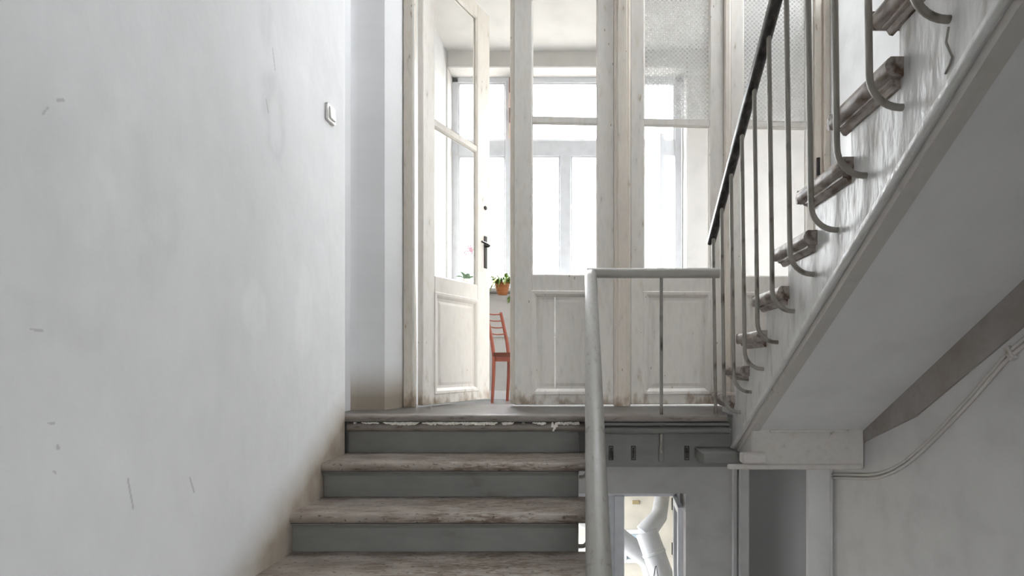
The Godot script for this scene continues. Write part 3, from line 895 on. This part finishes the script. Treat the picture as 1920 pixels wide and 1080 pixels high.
func exterior() -> void:
	var o := thing("building", "pale plastered courtyard building seen through the windows", "building", W(0, -6, 11))
	var back := o.position
	var b := MB.new()
	b.box(W(-4.0, -2.9, 11.5) - back, Vector3(9.0, 6.4, 1.0), 0.01)
	obj("wall", b, mt.facade, o)
	var b2 := MB.new()
	b2.box(W(2.85, -1.1, 11.3) - back, Vector3(6.1, 10.0, 1.4), 0.01)
	var w2 := obj("bay_wall", b2, mt.facade, o)
	obj("added_shade_deck", MB.new().box(W(1.9, -0.75, 8.565) - back, Vector3(8.2, 0.2, 4.91), 0.01), mt.facade, o)  # unseen deck, added to shade the courtyard below it
	obj("added_shade_wall", MB.new().box(W(5.9, -3.4, 8.6) - back, Vector3(0.2, 5.2, 4.8), 0.01), mt.facade, o)  # unseen wall, added to keep daylight off the lower courtyard
	obj("cornice", MB.new().box(W(2.85, 3.78, 10.53) - back, Vector3(6.2, 0.16, 0.2), 0.02), mt.facade, w2)
	for q in [[1.02, -3.45, 0.40, 0.55], [-1.6, -1.2, 0.9, 1.4], [-3.2, -1.2, 0.9, 1.4], [2.9, 1.2, 0.9, 1.5], [-0.9, -3.2, 0.5, 0.8]]:
		var z: float = 10.585 if q[0] > 0.5 else 10.985
		var f := MB.new()
		for s in [-1.0, 1.0]:
			f.box(W(q[0] + s * q[2] / 2, q[1], z) - back, Vector3(0.07, q[3] + 0.07, 0.06), 0.005)
			f.box(W(q[0], q[1] + s * q[3] / 2, z) - back, Vector3(q[2] - 0.07, 0.07, 0.06), 0.005)
		var fo := obj("window_frame", f, mt.window_white, o)
		obj("pane", MB.new().box(W(q[0], q[1], z + 0.005) - back, Vector3(q[2] - 0.06, q[3] - 0.06, 0.01), 0.001), mt.far_glass, fo)
	obj("vent_plate", MB.new().box(W(1.03, -2.62, 10.59) - back, Vector3(0.13, 0.07, 0.02), 0.004), mt.vent_brown, o)
	var c := tag(obj("courtyard_ground", MB.new().box(W(0, -6.1, 10), Vector3(16, 0.2, 9), 0.0), mt.facade), "pale courtyard ground below the windows", "ground", "", "structure")
	c.name = "floor_002"
	# white ventilation ducts crossing the courtyard
	var d := thing("ventilation_duct", "fat white elbowed ventilation duct outside the lower stair window", "duct", W(0.9, -2.1, 7.0))
	back = d.position
	obj("pipe", MB.new().tube([W(0.815, -2.10, 7.0) - back, W(1.06, -2.80, 6.8) - back, W(1.5, -4.2, 6.6) - back], ring(0.14, 20), Vector3(0, 0, 1)), mt.duct_white, d)
	obj("elbow", MB.new().tube([W(0.79, -2.13, 7.02) - back, W(0.86, -2.06, 7.05) - back, W(1.0, -1.96, 7.2) - back, W(1.16, -1.86, 8.0) - back, W(1.4, -1.7, 10.6) - back], ring(0.105, 20), Vector3(0, 0, 1), [1.2, 1.15, 1.0, 1.0, 1.0]), mt.duct_white, d)
	for q in [[0.90, -2.345, 6.93], [1.035, -2.73, 6.82]]:
		obj("collar", MB.new().lathe([Vector2(0.14, -0.02), Vector2(0.150, -0.015), Vector2(0.150, 0.015), Vector2(0.14, 0.02)], W(q[0], q[1], q[2]) - back, Vector3(0.245, -0.70, 0.2).normalized(), 24), mt.duct_white, d)
	obj("bracket_wire", MB.new().tube([W(0.83, -2.66, 6.6) - back, W(0.885, -2.43, 6.7) - back, W(0.90, -2.42, 6.7) - back, W(0.93, -2.70, 6.62) - back], ring(0.006, 6), Vector3(0, 0, 1)), mt.black_wire, d)
	var e := thing("ventilation_duct", "thinner white duct sloping behind the mullion of the lower stair window", "duct", W(0.5, -2.3, 7.4))
	back = e.position
	obj("pipe", MB.new().tube([W(-0.6, -1.75, 7.5) - back, W(0.45, -2.28, 7.5) - back, W(0.9, -2.62, 7.45) - back, W(1.1, -3.4, 7.4) - back, W(1.1, -5.9, 7.4) - back], ring(0.13, 20), Vector3(0, 0, 1)), mt.duct_white, e)
	obj("support", MB.new().tube([W(-0.6, -1.75, 7.5) - back, W(-0.8, -1.7, 9.0) - back, W(-0.8, -1.7, 11.02) - back], ring(0.13, 20), Vector3.RIGHT), mt.duct_white, e)


# ---------------------------------------------------------------- shell
func shell() -> void:
	# left wall: one skin from behind the camera, rounding into the recess beside the doors, and out again to the door post
	var plan := []
	for i in 12: plan.append(Vector2(WL, -1.6 + 4.5 * i / 11.0))
	for q in [[-1.300, 3.05], [-1.3015, 3.075], [-1.307, 3.095], [-1.318, 3.11], [-1.335, 3.13], [-1.365, 3.17], [-1.40, 3.23], [-1.44, 3.33], [-1.452, 3.38], [-1.445, 3.42], [-1.42, 3.445], [-1.38, 3.46], [-1.30, 3.468], [-1.24, 3.472], [-1.220, 3.475]]: plan.append(Vector2(q[0], q[1]))
	for q in [[-1.212, 3.50], [-1.196, 3.58], [-1.184, 3.65], [-1.178, 3.69], [-1.175, 3.75]]: plan.append(Vector2(q[0], q[1]))
	plan.append(Vector2(-1.175, 3.95))
	plan.append(Vector2(-1.42, 3.95))
	var b := MB.new()
	var lo := -3.6
	var hi := 4.6
	var en := []
	for i in plan.size() - 1:
		var t: Vector2 = (plan[i + 1] - plan[i]).normalized()
		en.append(Vector3(t.y, 0, t.x))            # faces the stairwell
	for i in plan.size() - 1:
		var na: Vector3 = en[i]
		var nb: Vector3 = en[i]
		if i > 0 and en[i - 1].dot(en[i]) > 0.6: na = (en[i - 1] + en[i]).normalized()
		if i < en.size() - 1 and en[i + 1].dot(en[i]) > 0.6: nb = (en[i + 1] + en[i]).normalized()
		var a := W(plan[i].x, lo, plan[i].y)
		var c := W(plan[i + 1].x, lo, plan[i + 1].y)
		var up := Vector3(0, hi - lo, 0)
		var uv := func(d: float, h: float) -> Vector2: return Vector2((d - 1.0) / 2.3, (2.2 - h) / 3.0)
		b.tri(a, c, c + up, na, nb, nb, uv.call(plan[i].y, lo), uv.call(plan[i + 1].y, lo), uv.call(plan[i + 1].y, hi))
		b.tri(a, c + up, a + up, na, nb, na, uv.call(plan[i].y, lo), uv.call(plan[i + 1].y, hi), uv.call(plan[i].y, hi))
	b.box(W(-1.56, 0.5, 1.175), Vector3(0.28, 8.2, 5.55), 0.0)
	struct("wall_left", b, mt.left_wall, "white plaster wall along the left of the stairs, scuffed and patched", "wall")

	# right side: upper wall behind the flight, thicker wall below it
	var rw := MB.new()
	rw.box(W(1.80, -0.525, 1.175), Vector3(0.2, 6.15, 5.55), 0.0)
	rw.box(W(1.80, 4.45, 1.175), Vector3(0.2, 0.3, 5.55), 0.0)
	rw.box(W(1.80, 3.425, 0.80), Vector3(0.2, 1.75, 4.8), 0.0)
	rw.box(W(1.80, 3.425, 3.90), Vector3(0.2, 1.75, 0.1), 0.0)
	struct("wall_right", rw, mt.whitewash, "white wall behind the upper flight", "wall")
	var line := func(d: float) -> float: return 1.38 - 0.594 * d - 0.03
	var poly := PackedVector2Array([Vector2(-1.6, -3.6), Vector2(3.2, -3.6), Vector2(3.2, -0.55), Vector2(2.84, -0.40), Vector2(2.84, line.call(2.84)), Vector2(0.1, line.call(0.1)), Vector2(0.1, 1.26), Vector2(-1.6, 1.26)])
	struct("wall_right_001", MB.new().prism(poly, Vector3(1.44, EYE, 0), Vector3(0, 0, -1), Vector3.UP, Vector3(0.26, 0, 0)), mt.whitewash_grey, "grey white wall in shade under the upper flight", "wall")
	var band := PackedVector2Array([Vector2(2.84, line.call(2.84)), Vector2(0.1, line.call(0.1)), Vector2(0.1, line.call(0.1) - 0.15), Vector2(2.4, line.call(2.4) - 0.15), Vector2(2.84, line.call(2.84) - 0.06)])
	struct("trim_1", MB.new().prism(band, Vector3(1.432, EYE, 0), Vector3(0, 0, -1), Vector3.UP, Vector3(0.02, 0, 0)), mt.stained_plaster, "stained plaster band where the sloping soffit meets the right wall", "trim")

	# wall behind the camera and ceiling, with unseen openings added as fill light
	var f := MB.new()
	f.box(W(0.2, -1.6, -1.7), Vector3(3.4, 1.3, 0.2), 0.0)
	f.box(W(0.2, -3.4, -1.7), Vector3(3.4, 0.5, 0.2), 0.0)
	f.box(W(-0.6, -2.7, -1.7), Vector3(1.8, 0.9, 0.2), 0.0)
	f.box(W(1.5, -2.7, -1.7), Vector3(0.8, 0.9, 0.2), 0.0)
	f.box(W(0.2, 2.65, -1.7), Vector3(3.4, 4.1, 0.2), 0.0)
	f.box(W(-0.75, -0.2, -1.7), Vector3(1.5, 1.6, 0.2), 0.0)
	f.box(W(1.2, -0.2, -1.7), Vector3(1.4, 1.6, 0.2), 0.0)
	struct("wall_front", f, mt.whitewash, "white wall with openings added for fill light at the back of the half landing", "wall")
	var c := MB.new()
	c.box(W(0.2, 4.7, 0.75), Vector3(3.6, 0.2, 5.1), 0.0)
	c.box(W(0.2, 4.7, 4.0), Vector3(3.6, 0.2, 0.6), 0.0)
	c.box(W(-1.0, 4.7, 3.5), Vector3(1.2, 0.2, 0.4), 0.0)
	c.box(W(1.8, 4.7, 3.5), Vector3(0.4, 0.2, 0.4), 0.0)
	struct("ceiling", c, mt.whitewash, "white stairwell ceiling with an unseen opening added for light beside the partition", "ceiling")
	# half landing the camera stands on, the one above it, and the ground below the well
	struct("floor", MB.new().box(W(0.07, -EYE - 0.1, -0.45), Vector3(2.74, 0.2, 2.3), 0.0), mt.landing_floor, "grey half landing floor at the foot of the near steps", "floor")
	struct("floor_001", MB.new().box(W(0.2, 1.365, -0.47), Vector3(3.0, 0.2, 2.29), 0.004), mt.whitewash, "next half landing slab at the top of the upper flight", "floor")
	struct("floor_003", MB.new().box(W(0.2, -3.7, 2.0), Vector3(3.6, 0.2, 7.4), 0.0), mt.whitewash_grey, "pale floor of the lower hall at the bottom of the well", "floor")

	# upper landing
	var o := thing("floor_004", "upper landing with layered painted nosing in front of the glazed doors", "landing", W(0, LAND, 3.5), 0.0, "", "structure")
	var back := o.position
	obj("slab", MB.new().box(W(0.14, LAND - 0.155, 3.558) - back, Vector3(3.12, 0.285, 0.775), 0.0), mt.riser_paint, o)
	obj("floor_boards", MB.new().box(W(0.14, LAND - 0.006, 3.545) - back, Vector3(3.12, 0.012, 0.80), 0.0), mt.landing_floor, o)
	var nose := PackedVector2Array()
	for q in [[0.06, 0.0], [-0.030, 0.0], [-0.040, -0.003], [-0.045, -0.010], [-0.046, -0.028], [-0.043, -0.034], [-0.034, -0.036], [0.06, -0.036]]: nose.append(Vector2(q[0], q[1]))
	obj("nosing", MB.new().prism(nose, W(WL - 0.02, LAND + 0.001, 3.146) - back, Vector3(0, 0, -1), Vector3.UP, Vector3(2.13, 0, 0), true), mt.nosing_wood, o)
	var nose2 := PackedVector2Array()
	for q in [[0.05, 0.0], [-0.026, 0.0], [-0.034, -0.004], [-0.040, -0.014], [-0.041, -0.026], [-0.036, -0.038], [-0.026, -0.044], [0.05, -0.044]]: nose2.append(Vector2(q[0], q[1]))
	obj("lower_nosing", MB.new().prism(nose2, W(WL, LAND - 0.045, 3.146) - back, Vector3(0, 0, -1), Vector3.UP, Vector3(1.315, 0, 0), true), mt.nosing_wood, o)
	obj("fascia", MB.new().box(W(0.43, LAND - 0.050, 3.150) - back, Vector3(0.80, 0.018, 0.05), 0.004), mt.riser_paint, o)
	var nose3 := PackedVector2Array()
	for q in [[0.05, 0.0], [-0.010, 0.0], [-0.022, -0.006], [-0.028, -0.018], [-0.026, -0.030], [-0.016, -0.038], [0.05, -0.040]]: nose3.append(Vector2(q[0], q[1]))
	obj("moulding", MB.new().prism(nose3, W(0.03, LAND - 0.066, 3.146) - back, Vector3(0, 0, -1), Vector3.UP, Vector3(0.80, 0, 0), true), mt.riser_paint, o)
	for x in [0.168, 0.295, 0.597]:
		var s := MB.new()
		for q in [[-0.011, 0, 0.004, 0.08], [0.011, 0, 0.004, 0.08], [0, 0.038, 0.026, 0.004], [0, -0.038, 0.026, 0.004], [0, 0.006, 0.02, 0.004]]:
			s.box(W(x + q[0], -0.505 + q[1], 3.168) - back, Vector3(q[2], q[3], 0.010), 0.001)
		s.box(W(x, -0.505, 3.1695) - back, Vector3(0.012, 0.06, 0.004), 0.001)
		obj("rusty_bracket", s, mt.slot_dark, o)
	# crumbling filler in the joint between the two nosings
	rng.seed = 3
	var p := MB.new()
	var n := 190
	var bite := noise(9.0, 3, 77)
	for i in n:
		var x := -1.26 + 1.25 * i / n
		var q := bite.get_noise_2d(x, 0.3)
		var amount := smoothstep(-0.50, 0.35, q + 0.10 + 0.18 * sin(x * 7.0))
		if amount < 0.12: continue
		var hgt := 0.003 + 0.014 * amount * rng.randf_range(0.7, 1.1)
		var drop := 0.0
		if absf(x + 0.150) < 0.02: drop = 0.045 * (1.0 - absf(x + 0.150) / 0.02)
		elif absf(x + 0.165) < 0.02: drop = 0.012
		p.box(W(x, LAND - 0.0395 - hgt * 0.35 - drop / 2 + rng.randf_range(-0.002, 0.002), 3.110) - back, Vector3(0.0105, hgt + drop, rng.randf_range(0.010, 0.022)), 0.003, Basis(Vector3(0, 0, 1), rng.randf_range(-0.5, 0.5)))
	tag(obj("crumbling_filler", p, mt.peeling, o), "", "", "", "stuff")

	# beam under the foot of the upper flight, and the cantilever block in front of it
	var be := thing("trim_2", "painted beam with a grooved panel under the foot of the upper flight", "beam", W(1.1, -0.54, 3.0), 0.0, "", "structure")
	back = be.position
	obj("body", MB.new().box(W(1.15, -0.425, 3.0) - back, Vector3(0.57, 0.225, 0.32), 0.006), mt.beam_paint, be)
	obj("upper_strip", MB.new().box(W(1.15, -0.325, 2.836) - back, Vector3(0.565, 0.010, 0.016), 0.002), mt.beam_paint, be)
	obj("panel_strip", MB.new().box(W(1.165, -0.343, 2.837) - back, Vector3(0.42, 0.016, 0.012), 0.003), mt.beam_paint, be)
	obj("lower_strip", MB.new().box(W(1.08, -0.522, 2.836) - back, Vector3(0.68, 0.026, 0.02), 0.005), mt.beam_paint, be)
	obj("groove", MB.new().box(W(1.18, -0.333, 2.8405) - back, Vector3(0.40, 0.003, 0.004), 0.0005), mt.slot_dark, be)
	var bl := thing("trim_3", "short timber end poking out where the string lands on the beam", "beam end", W(0.75, -0.49, 2.79), 0.0, "", "structure")
	obj("block", MB.new().box(Vector3(-0.01, -0.0085, -0.27), Vector3(0.20, 0.059, 0.22), 0.005), mt.riser_paint, bl)
	obj("patched_end", MB.new().box(Vector3(0.11, 0.018, -0.02), Vector3(0.12, 0.050, 0.06), 0.006), mt.beam_paint, bl)

	# under the landing: wall with the lower window, pilaster, dark doorway and its white jamb
	var lw := MB.new()
	lw.box(W(-0.2, -2.1, 4.57), Vector3(0.10, 3.0, 0.34), 0.0)
	lw.box(W(-1.35, -2.1, 4.57), Vector3(0.20, 3.0, 0.34), 0.0)
	lw.box(W(-0.75, -0.81, 4.57), Vector3(1.0, 0.42, 0.34), 0.0)
	lw.box(W(-0.75, -3.02, 4.57), Vector3(1.0, 1.16, 0.34), 0.0)  # leaves a hidden opening on the left, added as fill light
	lw.box(W(1.06, -2.1, 4.57), Vector3(0.48, 3.0, 0.34), 0.0)
	lw.box(W(0.335, -0.81, 4.57), Vector3(0.97, 0.42, 0.34), 0.0)
	lw.box(W(0.335, -3.02, 4.57), Vector3(0.97, 1.16, 0.34), 0.0)
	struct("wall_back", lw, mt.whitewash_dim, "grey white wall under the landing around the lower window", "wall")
	var tr := MB.new()
	tr.box(W(1.20, -2.1, 4.385), Vector3(0.035, 3.0, 0.03), 0.006)
	tr.box(W(1.265, -2.1, 4.37), Vector3(0.075, 3.0, 0.06), 0.008)
	struct("trim_4", tr, mt.whitewash_dim, "vertical moulded door frame beside the lower window", "trim")
	struct("door_5", MB.new().box(W(1.7, -2.1, 4.9), Vector3(0.9, 3.0, 0.05), 0.004), mt.door_grey, "plain dark grey door standing in the recess under the landing", "door")
	var j := MB.new()
	j.box(W(1.405, -2.1, 3.225), Vector3(0.21, 3.05, 0.04), 0.006)
	j.box(W(1.428, -2.1, 3.203), Vector3(0.012, 3.05, 0.006), 0.001)
	struct("trim_5", j, mt.whitewash_grey, "pale square door jamb at the end of the right wall", "trim")
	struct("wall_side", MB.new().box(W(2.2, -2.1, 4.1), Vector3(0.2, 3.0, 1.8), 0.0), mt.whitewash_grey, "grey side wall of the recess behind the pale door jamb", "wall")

	# the gallery behind the doors
	struct("floor_005", MB.new().box(W(0.5, GAL - 0.11, 4.99), Vector3(4.0, 0.22, 2.1), 0.0), mt.gallery_floor, "smooth grey gallery floor behind the doors", "floor")
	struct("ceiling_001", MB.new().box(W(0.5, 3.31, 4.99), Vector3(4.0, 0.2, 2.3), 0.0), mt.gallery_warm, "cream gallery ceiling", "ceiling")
	struct("wall_gallery_left", MB.new().box(W(-1.51, 1.4, 4.95), Vector3(0.24, 4.0, 2.0), 0.01), mt.gallery_white, "white end wall of the gallery at the left", "wall")
	struct("wall_gallery_right", MB.new().box(W(2.4, 1.4, 4.95), Vector3(0.2, 4.0, 2.0), 0.0), mt.gallery_white, "white end wall of the gallery at the right", "wall")
	var gw := MB.new()
	gw.box(W(-1.74, 1.4, 5.92), Vector3(0.73, 4.0, 0.34), 0.01)
	gw.box(W(1.79, 1.4, 5.92), Vector3(1.42, 4.0, 0.34), 0.01)
	gw.box(W(-0.15, 3.22, 5.92), Vector3(2.46, 0.35, 0.34), 0.01)
	gw.box(W(-0.15, 0.055, 5.92), Vector3(2.46, 1.34, 0.34), 0.01)
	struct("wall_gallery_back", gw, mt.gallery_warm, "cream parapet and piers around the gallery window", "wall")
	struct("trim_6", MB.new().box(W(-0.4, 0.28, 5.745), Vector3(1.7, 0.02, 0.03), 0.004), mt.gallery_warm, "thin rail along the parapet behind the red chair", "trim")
	struct("baseboard_gallery", MB.new().box(W(0.2, GAL + 0.045, 5.74), Vector3(2.9, 0.09, 0.03), 0.004), mt.soffit_paint, "grey skirting below the gallery window", "baseboard")
	# outside of the house round the gallery, down to the courtyard
	var ow := MB.new()
	ow.box(W(-3.3, -3.3, 5.4), Vector3(3.6, 5.35, 1.3), 0.0)
	ow.box(W(4.2, -3.3, 5.4), Vector3(3.6, 5.35, 1.3), 0.0)
	ow.box(W(0.45, -4.9, 5.4), Vector3(3.9, 2.2, 1.3), 0.0)
	struct("wall_outside", ow, mt.facade, "outer courtyard wall of the house below the gallery", "wall")
	# wall over the doors
	struct("wall_partition", MB.new().box(W(0.26, 3.72, 3.80), Vector3(3.3, 1.8, 0.28), 0.0), mt.whitewash, "white wall above the glazed partition", "wall")


func partition() -> void:
	var th := atan(0.048)
	var dd := func(x: float) -> float: return 3.79 + 0.048 * x
	var post := func(x0: float, x1: float, thick: float, fwd: float) -> MB:
		var b := MB.new()
		var xc := (x0 + x1) / 2
		b.box(Vector3(xc, EYE + (LAND + 2.80) / 2, -dd.call(xc) + fwd), Vector3(x1 - x0, 2.80 - LAND, thick), 0.006, Basis(Vector3.UP, th))
		return b
	var f: MB = post.call(-1.177, -1.114, 0.09, 0.0)
	struct("trim_7", f, mt.cream_aged, "aged cream door post against the plaster corner", "trim")
	struct("trim_8", post.call(-1.114, -1.096, 0.05, 0.035), mt.cream, "thin bright cream stop bead beside the open door", "trim")
	var a := MB.new()
	for q in [[0.220, 0.332, 0.055, 0.0], [0.228, 0.324, 0.02, 0.032], [0.245, 0.307, 0.01, 0.044]]:
		var t: MB = post.call(q[0], q[1], q[2], q[3])
		a.v.append_array(t.v); a.n.append_array(t.n); a.u.append_array(t.u)
	struct("trim_9", a, mt.cream_aged, "broad moulded cream post in the middle of the glazed partition", "trim")
	var c := MB.new()
	for q in [[0.969, 1.016, 0.06, 0.0], [0.976, 1.009, 0.014, 0.036]]:
		var t: MB = post.call(q[0], q[1], q[2], q[3])
		c.v.append_array(t.v); c.n.append_array(t.n); c.u.append_array(t.u)
	struct("trim_10", c, mt.cream_aged, "slim cream post between the two right glazed panels", "trim")
	var e := MB.new()
	for q in [[1.595, 1.645, 0.08, 0.0], [1.655, 1.70, 0.05, 0.03]]:
		var t: MB = post.call(q[0], q[1], q[2], q[3])
		e.v.append_array(t.v); e.n.append_array(t.n); e.u.append_array(t.u)
	var rp := struct("trim_11", e, mt.cream_aged, "cream door post at the right end of the partition", "trim")
	obj("hinge", MB.new().lathe([Vector2(0.0, -0.06), Vector2(0.012, -0.06), Vector2(0.012, 0.06), Vector2(0.0, 0.06)], W(1.612, 1.34, 3.81)), mt.handle_iron, rp)
	struct("trim_12", MB.new().box(W(0.26, 2.775, 3.80), Vector3(2.86, 0.06, 0.14), 0.006, Basis(Vector3.UP, th)), mt.cream_aged, "cream head rail over the glazed doors", "trim")
	var at := func(x: float) -> Vector3: return W(x, LAND, dd.call(x))
	var d1 := thing("door_1", "open cream glazed door leaf with a black iron handle at the left", "door", W(-1.064, LAND, 3.70), deg_to_rad(66.5), "", "structure")
	leaf(d1, 0.80, 0.122, 0.165, false)
	handle(d1)
	var d2 := thing("door_2", "half glazed cream door leaf with a split lower panel behind the handrail", "door", at.call(-0.449), th, "", "structure")
	leaf(d2, 0.669, 0.118, 0.112, false, 0.124)
	var ed := MB.new().box(Vector3(-0.014, 1.52, -0.012), Vector3(0.030, 3.0, 0.06), 0.004)
	obj("meeting_stile", ed, mt.cream_aged, d2)
	var d3 := thing("door_3", "glazed cream panel with diamond pressed glass, centre right behind the landing rail", "door", at.call(0.332), th, "", "structure")
	leaf(d3, 0.637, 0.092, 0.093, true)
	var d4 := thing("door_4", "glazed cream panel with pressed glass furthest right behind the slanted balusters", "door", at.call(1.016), th, "", "structure")
	leaf(d4, 0.58, 0.09, 0.047, true)


func handle(d: Node3D) -> void:
	var x := 0.735
	obj("handle_plate", MB.new().box(Vector3(x, 1.155, 0.027), Vector3(0.036, 0.25, 0.008), 0.003), mt.handle_iron, d)
	obj("door_handle", MB.new().tube([Vector3(x, 1.20, 0.03), Vector3(x, 1.20, 0.062), Vector3(x - 0.012, 1.202, 0.072), Vector3(x - 0.06, 1.207, 0.074), Vector3(x - 0.115, 1.212, 0.07)], ring(0.009, 10), Vector3.UP), mt.handle_iron, d)
	obj("lock_cylinder", MB.new().lathe([Vector2(0.0, 0.010), Vector2(0.012, 0.010), Vector2(0.016, 0.004), Vector2(0.016, 0.0)], Vector3(x, 1.50, 0.023), Vector3(0, 0, 1)), mt.handle_iron, d)


func _ready() -> void:
	var cam := Camera3D.new()
	cam.name = "camera"
	add_child(cam)
	cam.position = Vector3(0, EYE, 0)
	cam.near = 0.05
	cam.far = 100.0
	cam.projection = Camera3D.PROJECTION_FRUSTUM
	cam.size = 2.0 * 0.05 * 540.0 / 1050.0
	cam.frustum_offset = Vector2(-130.0 / 1050.0, 142.0 / 1050.0) * 0.05
	cam.current = true
	var we := WorldEnvironment.new()
	we.name = "environment"
	var env := Environment.new()
	var sky := Sky.new()
	var sm := ProceduralSkyMaterial.new()
	sm.sky_top_color = Color(0.97, 0.985, 1.0)
	sm.sky_horizon_color = Color(1.0, 1.0, 1.0)
	sm.ground_horizon_color = Color(0.8, 0.8, 0.78)
	sm.ground_bottom_color = Color(0.5, 0.5, 0.48)
	sm.sky_energy_multiplier = 1.0
	sm.ground_energy_multiplier = 0.5
	sky.sky_material = sm
	env.background_mode = Environment.BG_SKY
	env.sky = sky
	env.tonemap_mode = Environment.TONE_MAPPER_LINEAR
	env.tonemap_exposure = 26.5
	env.sdfgi_enabled = true
	env.ssao_enabled = true
	env.ssil_enabled = true
	we.environment = env
	add_child(we)
	rng.seed = 1
	make_materials()
	shell()
	partition()
	left_flight()
	right_flight()
	railings()
	gallery_window()
	lower_window()
	fill_side_window()
	exterior()
	chair()
	plants()
	light_switch()
	cable()
